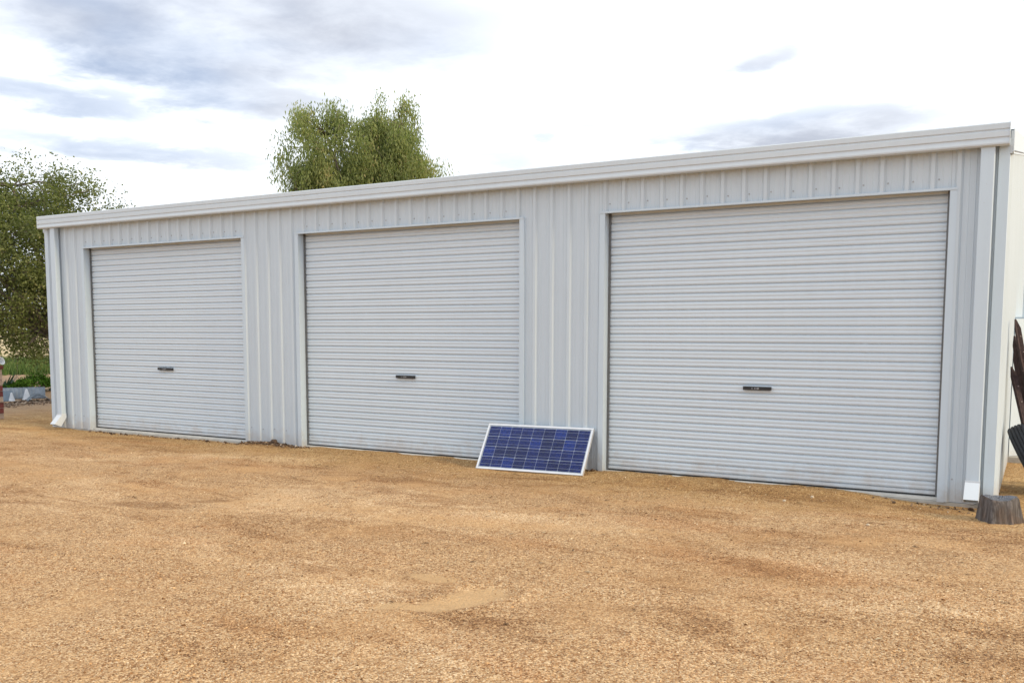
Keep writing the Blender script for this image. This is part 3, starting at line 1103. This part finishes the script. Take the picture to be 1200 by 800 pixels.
STONE = [(0.0, (0.095, 0.045, 0.018)), (0.25, (0.29, 0.145, 0.056)), (0.5, (0.465, 0.272, 0.130)), (0.82, (0.68, 0.44, 0.225)), (1.0, (0.88, 0.73, 0.50))]
m_stone = mat_attr('gravel_stone', STONE, 0.9, spec=0.2)
NP = 240000
th = rng.uniform(math.radians(-68), math.radians(14), NP)
rr = 3.4*np.exp(rng.uniform(0, 1, NP)*math.log(22/3.4))
px = 12.307+rr*np.sin(th)
py = -8.209+rr*np.cos(th)
ok = ~((py > -0.02) & (px > -0.05) & (px < 12.25))
for (cx, cy, ax, ay, an) in [(9.80, -4.19, .19, .13, 1.35), (9.74, -4.42, .16, .09, .9), (9.58, -4.56, .14, .05, .5), (9.38, -4.06, .15, .045, 0)]:
    ca, sa = math.cos(an), math.sin(an)
    q = (((px-cx)*ca+(py-cy)*sa)/ax)**2+(((py-cy)*ca-(px-cx)*sa)/ay)**2
    ok &= ~((q < 1) & (rng.uniform(0, 1, NP) < 0.85))
cl = fbm(px*1.3, py*1.3, 4, 31)
ok &= rng.uniform(0, 1, NP) < np.clip((cl-0.28)*2.6, 0.22, 1)
px, py = px[ok], py[ok]
n = len(px)
size = np.clip(0.0028*np.exp(rng.normal(0, .42, n)), .0016, .011)
tint = np.clip(rng.beta(1.3, 1.3, n), 0, 1)
vv, ff, tt = stones(px, py, size, tint)
obj('gravel', np_mesh('gravel', vv, ff, m_stone, tt), kind='stuff', label='loose crushed gravel stones scattered over the yard', cat='gravel')
# dark litter of soil crumbs swept up against the pier
n = 900
px = np.concatenate([rng.normal(4.28, .26, n), rng.uniform(0.9, 3.9, 260), rng.normal(11.65, .25, 90), rng.uniform(7.8, 8.6, 120)])
py = np.concatenate([-0.03-np.abs(rng.normal(0.03, .055, n)), -0.02-np.abs(rng.normal(0, .05, 260)), -.05-np.abs(rng.normal(0.1, .12, 90)), -0.03-np.abs(rng.normal(0, .04, 120))])
size = np.clip(0.009*np.exp(rng.normal(0, .5, len(px))), .004, .028)
m_crumb = mat_attr('soil_crumb', [(0, (0.05, 0.03, 0.02)), (0.6, (0.15, 0.095, 0.06)), (0.95, (0.34, 0.24, 0.15)), (1, (0.6, 0.55, 0.48))], 0.95)
vv, ff, tt = stones(px, py, size, rng.uniform(0, 1, len(px)), 0.4)
obj('soil_litter', np_mesh('soil_litter', vv, ff, m_crumb, tt), kind='stuff', label='dark crumbs of soil swept against the foot of the shed', cat='soil')

# a few pale stones big enough to see singly
m_pst = mat_plain('pale_stone', (0.55, 0.46, 0.34), 0.9, 0, 0.2, 30, 0.4)
for i, (x, y, r, lb) in enumerate([(10.72, -0.42, 0.016, 'pale stone on the gravel close to the middle of the right-hand door'),
                                   (10.55, -0.66, 0.014, 'small pale stone lying a little farther out from the right-hand door'),
                                   (11.30, -1.35, 0.013, 'pale stone lying alone on open gravel left of the tree stump')]):
    o = obj('stone', rock_mesh(r, 40+i, m_pst, 'stone'), label=lb, cat='stone', group='pale stones on the gravel')
    o.location = (x, y, float(gz(x, y))+r*0.4)

# dry leaf and twig litter, thin, blown over the yard
n = 420
px = rng.uniform(1.0, 13.0, n)
py = -0.25-rng.gamma(1.6, 1.3, n)
an = rng.uniform(0, np.pi, n)
ln = rng.uniform(.008, .030, n)
wd = ln*rng.uniform(.10, .35, n)
ca, sa = np.cos(an), np.sin(an)
zz = gz(px, py)+.004
q = [(ln, 0*ln, 0.0), (0*ln, wd, .004), (-ln, 0*ln, .001), (0*ln, -wd, .003)]
v = np.stack([np.stack([px+a_*ca-b_*sa, py+a_*sa+b_*ca, zz+h_+0*px], 1) for a_, b_, h_ in q], 1).reshape(-1, 3)
obj('leaf_litter', np_mesh('leaf_litter', v, np.arange(4*n).reshape(n, 4), mat_attr('dry_leaf', [(0, (.06, .035, .018)), (.6, (.20, .12, .06)), (1, (.42, .34, .22))], .9), rng.uniform(0, 1, n)),
    kind='stuff', label='thin dry leaf and twig litter blown over the gravel', cat='leaf litter')

# ------------------------------------------------------------------ foliage


def leaves(name, cen, nrm_up, length, width, tint, mat, parent=None, dirs=None, **kw):
    """cen (N,3) leaf bases; dirs (N,3) unit long axes; one diamond-shaped folded blade (2 quads) each"""
    n = len(cen)
    if dirs is None:
        dirs = rng.normal(0, 1, (n, 3))
    dirs = dirs/np.linalg.norm(dirs, axis=1, keepdims=True)
    h = rng.normal(0, 1, (n, 3))+np.array(nrm_up)
    side = np.cross(dirs, h)
    side /= np.linalg.norm(side, axis=1, keepdims=True)+1e-9
    nrm = np.cross(side, dirs)
    L = (length*rng.uniform(.7, 1.3, n))[:, None]
    Wd = (width*rng.uniform(.7, 1.25, n))[:, None]
    a = cen
    b = cen+dirs*L*0.45+side*Wd*0.5+nrm*Wd*0.12
    c = cen+dirs*L-nrm*L*0.06
    d = cen+dirs*L*0.45-side*Wd*0.5+nrm*Wd*0.12
    v = np.stack([a, b, c, d], 1).reshape(-1, 3)
    f = np.arange(n*4).reshape(n, 4)
    return obj(name, np_mesh(name, v, f, mat, tint), None, parent, **kw)


def grow(base, lobes, n_limbs, n_tips, trunk_r, fork, seed, bend=0.12, droop=0.0, shell=0.55):
    """trunk + limbs reaching clump centres spread through ellipsoid lobes; returns tubes and clump centres"""
    rs = random.Random(seed)
    mb = MB()
    base = Vector(base)
    fork = Vector(fork)
    mb.tube([base-Vector((0, 0, .1)), base+(fork-base)*0.15, base+(fork-base)*0.55+Vector((rs.uniform(-.08, .08), rs.uniform(-.08, .08), 0)), fork],
            [trunk_r*1.5, trunk_r*1.1, trunk_r, trunk_r*0.85], 10)

    def in_lobe(lb, sh):
        (c, r) = lb
        while True:
            p = Vector((rs.uniform(-1, 1), rs.uniform(-1, 1), rs.uniform(-1, 1)))
            if sh < p.length < 1:
                return Vector(c)+Vector((p.x*r[0], p.y*r[1], p.z*r[2]))
    vol = [(lb[1][0]*lb[1][1]*lb[1][2])**0.72 for lb in lobes]
    limbs = []
    for i in range(n_limbs):
        lb = rs.choices(lobes, vol)[0] if i >= len(lobes) else lobes[i]
        e = in_lobe(lb, 0.0)
        e = Vector(lb[0])+(e-Vector(lb[0]))*0.65
        m1 = fork.lerp(e, 0.4)+Vector((rs.uniform(-bend, bend), rs.uniform(-bend, bend), rs.uniform(0, bend)))*2
        mb.tube([fork, m1, e], [trunk_r*0.6, trunk_r*0.38, trunk_r*0.14], 6)
        limbs += [(fork.lerp(m1, .6), trunk_r*.42), (m1, trunk_r*.36), (m1.lerp(e, .5), trunk_r*.25), (e, trunk_r*.14)]
    tips = []
    for i in range(n_tips):
        lb = rs.choices(lobes, vol)[0]
        e = in_lobe(lb, shell if rs.random() < 0.75 else 0.1)
        s, r = min(limbs, key=lambda q: (q[0]-e).length+(0.8 if q[0].z > e.z+.3 else 0))
        mid = s.lerp(e, 0.5)+Vector((rs.uniform(-bend, bend), rs.uniform(-bend, bend), rs.uniform(0, bend)))
        mb.tube([s, mid, e], [min(r, .03), min(r, .03)*.6, .006], 4)
        tips.append(e)
        for k in range(2):
            e2 = e+Vector((rs.gauss(0, .25), rs.gauss(0, .25), rs.gauss(0.05-droop, .2)))
            mb.tube([mid.lerp(e, .6), e2], [.008, .003], 3)
            tips.append(e2)
    return mb, np.array([tuple(t) for t in tips])


m_trunk = mat_plain('tree_bark', (0.16, 0.135, 0.115), 0.95, 0, 0.4, 8.0, 0.8, 30)
m_leafA = mat_attr('olive_leaf', [(0, (0.070, 0.088, 0.036)), (0.45, (0.150, 0.178, 0.062)), (0.8, (0.22, 0.245, 0.085)), (1, (0.32, 0.31, 0.14))], 0.5, trans=0.42)
m_leafB = mat_attr('gum_leaf', [(0, (0.11, 0.14, 0.060)), (0.45, (0.245, 0.290, 0.115)), (0.8, (0.35, 0.375, 0.16)), (1, (0.48, 0.40, 0.22))], 0.45, trans=0.5)
m_leafC = mat_attr('shrub_leaf', [(0, (0.03, 0.075, 0.010)), (0.5, (0.07, 0.17, 0.018)), (1, (0.15, 0.27, 0.04))], 0.5, trans=0.3)


def crown(tips, per, spread, zsq, seed, tintbase, drop=0.0):
    r = np.random.default_rng(seed)
    n = len(tips)
    idx = np.repeat(np.arange(n), per)
    g = np.clip(r.normal(0, 1, (len(idx), 3)), -1.7, 1.7)*np.array([spread, spread, spread*zsq])
    sc_ = r.uniform(.6, 1.25, n)[idx][:, None]
    cen = tips[idx]+g*sc_
    cen[:, 2] -= drop*np.abs(r.normal(0, 1, len(idx)))
    ct = r.normal(0, .16, n)[idx]
    tint = np.clip(tintbase+ct+r.normal(0, .14, len(idx)), 0, 1)
    return cen, tint


# broad bushy tree at the left, behind the far end of the shed
tb = (-7.35, 5.0, 0.0)
big_tree = thing('leafy_tree', 'large bushy olive green tree behind the left end of the shed', 'tree', tb)
rel = lambda pts: pts-np.array(tb)
lobes = [((-7.68, 4.92, 3.45), (1.9, 1.9, 1.65)), ((-7.45, 5.95, 3.45), (0.95, 1.1, 0.95)), ((-7.85, 3.75, 2.9), (1.6, 1.6, 1.75)), ((-8.0, 4.55, 1.6), (1.9, 2.1, 1.0)), ((-9.3, 2.6, 2.7), (1.3, 1.3, 1.5)), ((-7.85, 4.75, 4.4), (1.05, 1.05, .85))]
lob_r = [(tuple(np.array(c)-np.array(tb)), r) for c, r in lobes]
mb, tips = grow((0, 0, 0), lob_r, 13, 250, 0.13, (0.05, 0.0, 1.15), 5)
mb.build('trunk', m_trunk, big_tree)
cen, tint = crown(tips, 125, 0.19, 0.9, 3, 0.47)
keep = (cen[:, 2] > 0.62+0.25*np.sin(cen[:, 1]*5)) & (rng.uniform(0, 1, len(cen)) < np.interp(cen[:, 2], [0.6, 1.3, 2.8, 4.4], [.8, 1, .95, .8]))
cen, tint = cen[keep], tint[keep]
leaves('crown', cen, (0, 0, 1.2), 0.066, 0.042, tint, m_leafA, big_tree)

# taller gum tree behind the shed
tb = (-7.6, 16.6, 0.0)
gum = thing('gum_tree', 'tall gum tree with drooping leaves rising behind the shed roof', 'tree', tb)
lobes = [((-8.25, 15.6, 7.25), (1.5, 1.35, 1.8)), ((-7.15, 17.35, 7.3), (1.25, 1.2, 1.8)), ((-7.1, 17.5, 7.9), (0.95, 0.95, 1.15)), ((-7.3, 17.0, 7.6), (1.0, 1.0, 1.2)), ((-8.45, 14.6, 6.1), (0.8, 0.8, 1.3)), ((-6.75, 18.55, 6.5), (0.85, 0.85, 1.25)), ((-7.8, 16.8, 6.2), (1.7, 2.0, 1.3)), ((-7.6, 16.6, 4.8), (2.0, 2.2, 1.2))]
lob_r = [(tuple(np.array(c)-np.array(tb)), r) for c, r in lobes]
mb, tips = grow((0, 0, 0), lob_r, 18, 380, 0.20, (0.1, 0.1, 3.3), 8, droop=0.15)
mb.build('trunk', m_trunk, gum)
cen, tint = crown(tips, 92, 0.18, 1.1, 4, 0.5, drop=0.22)
dirs = np.random.default_rng(6).normal(0, .38, (len(cen), 3))+np.array([0, 0, -1.0])
leaves('crown', cen, (0, 0, 0), 0.135, 0.036, tint, m_leafB, gum, dirs=dirs)

# low green shrub and a dark spiky plant in front of the far paddock
tb = (-7.55, 4.5, 0.0)
sh = thing('low_shrub', 'low bright green shrub spreading behind the grey metal sheets', 'shrub', tb)
r5 = np.random.default_rng(15)
tp = np.stack([r5.uniform(-.5, .5, 60), r5.uniform(-.3, .3, 60), np.zeros(60)], 1)
tp[:, :2] = np.stack([tp[:, 0]*0.55-tp[:, 1]*.85, tp[:, 0]*.85+tp[:, 1]*.55], 1)
tp[:, 2] = 0.08+0.30*np.exp(-((tp[:, 0]-.08)**2+(tp[:, 1]-.12)**2)/.15)*r5.uniform(.4, 1, 60)
mb = MB()
for q in tp[:24]:
    mb.tube([(q[0]*.3, q[1]*.3, 0), tuple(q)], [.012, .004], 4)
mb.build('stems', m_trunk, sh)
cen, tint = crown(tp, 90, 0.06, 0.7, 16, .5)
cen[:, 2] = np.maximum(cen[:, 2], 0.02)
leaves('foliage', cen, (0, 0, 1), 0.05, 0.03, tint, m_leafC, sh)

sp_ = thing('spiky_plant', 'dark green spiky plant beside the banded brick pillar', 'plant', (-7.75, 3.98, 0.0))
m_spk = mat_plain('spiky_leaf', (0.018, 0.05, 0.030), 0.4, 0, .4)
for i in range(34):
    a = i*2.399
    e = 0.25+0.75*((i*0.618) % 1)
    l = 0.36+0.2*((i*0.37) % 1)
    d = Vector((math.cos(a)*math.cos(e), math.sin(a)*math.cos(e), math.sin(e)))
    sd = d.cross(Vector((0, 0, 1))).normalized()
    nn = sd.cross(d)
    m = MB()
    ring = lambda k, w_: [tuple(d*l*k+sd*w_), tuple(d*l*k+nn*w_*.35), tuple(d*l*k-sd*w_), tuple(d*l*k-nn*w_*.25)]
    m.loft([ring(0.02, .018), ring(.35, .03), ring(.75, .018), ring(1.0, .002)])
    m.build('spike', m_spk, sp_)

# ------------------------------------------------------------------ banded brick pillar at the left edge
pil = thing('brick_pillar', 'pillar of red and cream bricks cut by the left picture edge', 'pillar', (-1.965, 0.29, -0.01))
m_red = mat_plain('red_brick', (0.20, 0.055, 0.045), 0.9, 0, .35, 12, .5, 60)
m_crm = mat_plain('cream_brick', (0.48, 0.36, 0.27), 0.9, 0, .2, 12, .5, 60)
m_mort = mat_plain('mortar', (0.32, 0.25, 0.20), 0.95, 0, .2, 20)
hb_ = 0.088
MB().box(-0.098, 0.098, -0.098, 0.098, 0, hb_*9-0.012).build('mortar_core', m_mort, pil)
bb = {}
for nm, m in (('red', m_red), ('cream', m_crm)):
    for tag_, dims in (('a', (0.102, 0.049)), ('b', (0.049, 0.102))):
        b = MB()
        b.box(-dims[0], dims[0], -dims[1], dims[1], 0, hb_-0.009)
        bb[nm, tag_] = b.mesh('brick', m)
kinds = ['cream', 'red', 'red', 'cream', 'red', 'red', 'cream', 'cream', 'cream']
for k, kd in enumerate(kinds):
    for s in (-1, 1):
        o = obj('brick', bb[kd, 'ab'[k % 2]], None, pil)
        off = 0.0535*s
        o.location = ((0, off, k*hb_) if k % 2 == 0 else (off, 0, k*hb_))
        o.rotation_euler.z = random.uniform(-.03, .03)
cp = MB()
cp.box(-0.12, 0.12, -0.12, 0.12, hb_*9-0.010, hb_*9+0.045)
cp.build('cap_tile', m_red, pil, bevel=0.006)
wp = MB()
ringp = lambda z, r: [(r*math.cos(t), r*math.sin(t), z) for t in [k*math.pi/8 for k in range(16)]]
wp.loft([ringp(0, .055), ringp(0.10, .075), ringp(0.115, .085), ringp(0.125, .085), ringp(0.12, .07), ringp(0.03, .05)], smooth=False)
wpo = wp.build('plant_pot', mat_plain('white_glaze', (0.78, 0.80, 0.80), .3), None, label='small white pot tipped over on top of the brick pillar', cat='pot')
wpo.location = (-1.89, 0.335, hb_*9+0.085)
wpo.scale = (0.75, 0.75, 0.75)
wpo.rotation_euler = (0.2, 1.25, 0.5)

# ------------------------------------------------------------------ scrap sheet metal lying behind
m_zinc = mat_plain('zinc_sheet', (0.17, 0.20, 0.235), 0.5, 0.4, .25, 6)


def corr(name, L, Wd, amp, pitch, bend, mat, label, loc, rot):
    m = MB()
    nseg = int(L/pitch*6)
    rings = []
    for j in range(9):
        v = (j/8-.5)*Wd
        ring = []
        for i in range(nseg+1):
            u = i/nseg*L-L/2
            ring.append((u, v, amp*math.sin(2*math.pi*u/pitch)+bend*(0.25*Wd*Wd-v*v)*4/(Wd*Wd)))
        rings.append(ring+[(a, b, c-0.004) for a, b, c in reversed(ring)])
    m.loft(rings, smooth=True)
    o = m.build(name, mat, None, label=label, cat='metal sheet')
    o.location = loc
    o.rotation_euler = rot
    return o


corr('metal_sheet', 0.80, 0.26, 0.006, 0.076, 0.015, m_zinc, 'flat grey corrugated sheet propped on edge in front of the low shrub', (-5.55, 3.05, 0.11), (math.radians(66), 0, math.radians(58)))
corr('metal_sheet', 0.50, 0.24, 0.006, 0.076, 0.0, mat_plain('dull_zinc', (0.13, 0.17, 0.21), .5, .4), 'dull blue grey metal sheet lying nearest the brick pillar', (-5.36, 2.42, 0.09), (math.radians(58), 0, math.radians(60)))
corr('metal_sheet', 0.55, 0.42, 0.006, 0.076, 0.13, m_zinc, 'curved corrugated sheet lying arched on the ground by the shed end', (-4.75, 2.85, 0.0), (0, 0, math.radians(150)))
for i, (x, y, lb) in enumerate([(-5.28, 2.95, 'larger pale grey cone standing in front of the propped metal sheet'), (-5.22, 2.60, 'smaller pale cone standing nearer the brick pillar')]):
    m = MB()
    r = 0.075-0.02*i
    m.loft([[(r*1.2*math.cos(t), r*1.2*math.sin(t), 0) for t in [k*math.pi/6 for k in range(12)]], [(r*math.cos(t), r*math.sin(t), 0.015) for t in [k*math.pi/6 for k in range(12)]],
            [(r*.25*math.cos(t), r*.25*math.sin(t), .21-.05*i) for t in [k*math.pi/6 for k in range(12)]], [(r*.12*math.cos(t), r*.12*math.sin(t), .215-.05*i) for t in [k*math.pi/6 for k in range(12)]]])
    o = m.build('pale_cone', mat_plain('pale_cone_grey', (.55, .58, .62), .5), None, label=lb, cat='cone_shape')  # unidentified pale cone, only its shape is known
    o.location = (x, y, 0.0)
br = MB()
br.tube([(0, 0, 0.03), (0.35, 0.3, 0.12), (0.75, 0.75, 0.22)], [.02, .018, .01], 6)
br.tube([(0.35, 0.3, 0.12), (0.75, 0.35, 0.10)], [.014, .008], 6)
bo = br.build('fallen_branch', mat_plain('bleached_wood', (0.50, 0.45, 0.34), .8), None, label='pale bleached branch lying at the foot of the bushy tree', cat='branch')
bo.location = (-7.3, 4.3, 0.0)
bo.scale = (0.55, 0.55, 0.6)
# rubble bank
n = 1600
t_ = rng.uniform(0, 1, n)
px = -4.25-0.5*t_+rng.normal(0, .25, n)
py = 1.5+1.9*t_+rng.normal(0, .15, n)
vv, ff, tt = stones(px, py, np.clip(.013*np.exp(rng.normal(0, .5, n)), .006, .045), rng.uniform(0, 1, n), .3)
obj('rubble', np_mesh('rubble', vv, ff, mat_attr('rubble_stone', [(0, (.07, .045, .03)), (.6, (.22, .15, .10)), (1, (.42, .33, .25))], .95), tt), kind='stuff',
    label='low bank of broken stone and soil in front of the metal sheets', cat='rubble')

# ------------------------------------------------------------------ beyond: grass strip, dry paddock, far scrub
m_pad, t, p = new_mat('dry_paddock')
pos = t.n('ShaderNodeNewGeometry').outputs['Position']
t.put(p.inputs['Base Color'], t.ramp(t.noise(pos, 0.35, 6.0, .7), [(.3, (.42, .32, .17)), (.7, (.62, .50, .29))]))
p.inputs['Roughness'].default_value = 1.0
pv = np.array([(-700, 22, .02), (-30, 12, .02), (-8, 42, .02), (300, 60, .02), (500, 800, .02), (-700, 800, .02)], float)
obj('paddock', np_mesh('paddock', pv, np.arange(6)[None], m_pad), kind='structure', label='pale dry paddock beyond the trees')
n = 26000
a = rng.uniform(0, 1, n)
b = rng.uniform(0, 1, n)
px = -15.5-9.5*a+(b-.5)*5+rng.normal(0, .4, n)
py = 9.1+5.9*a+(b-.5)*8+rng.normal(0, .4, n)
hg = rng.uniform(.12, .42, n)
base = np.stack([px, py, np.zeros(n)], 1)
lean = rng.normal(0, .25, (n, 2))
w_ = rng.uniform(.012, .03, n)
an = rng.uniform(0, np.pi, n)
dxy = np.stack([np.cos(an)*w_, np.sin(an)*w_, np.zeros(n)], 1)
tip = base+np.stack([lean[:, 0]*hg, lean[:, 1]*hg, hg], 1)
v = np.stack([base-dxy, base+dxy, tip], 1).reshape(-1, 3)
m_grass = mat_attr('green_grass', [(0, (.035, .07, .018)), (.6, (.085, .15, .035)), (1, (.22, .24, .09))], .7, trans=.25)
obj('grass', np_mesh('grass', v, np.arange(n*3).reshape(n, 3), m_grass, rng.uniform(0, 1, n)), kind='stuff', label='green grass strip growing beyond the bushy tree', cat='grass')
# far scrub along the horizon
n = 14000
th = rng.uniform(math.radians(-115), math.radians(60), 420)
dist = rng.uniform(150, 260, 420)
cs2 = np.stack([12+dist*np.sin(th), -8+dist*np.cos(th), rng.uniform(1.0, 3.2, 420)], 1)
idx = rng.integers(0, 420, n)
cen = cs2[idx]+rng.normal(0, 1, (n, 3))*np.array([3.2, 3.2, 1.3])
cen[:, 2] = np.abs(cen[:, 2])
leaves('far_scrub', cen, (0, 0, 1), 1.5, 1.0, np.clip(.4+rng.normal(0, .2, n), 0, 1), m_leafA, None, kind='stuff', label='distant line of dull green scrub along the horizon', cat='scrub')
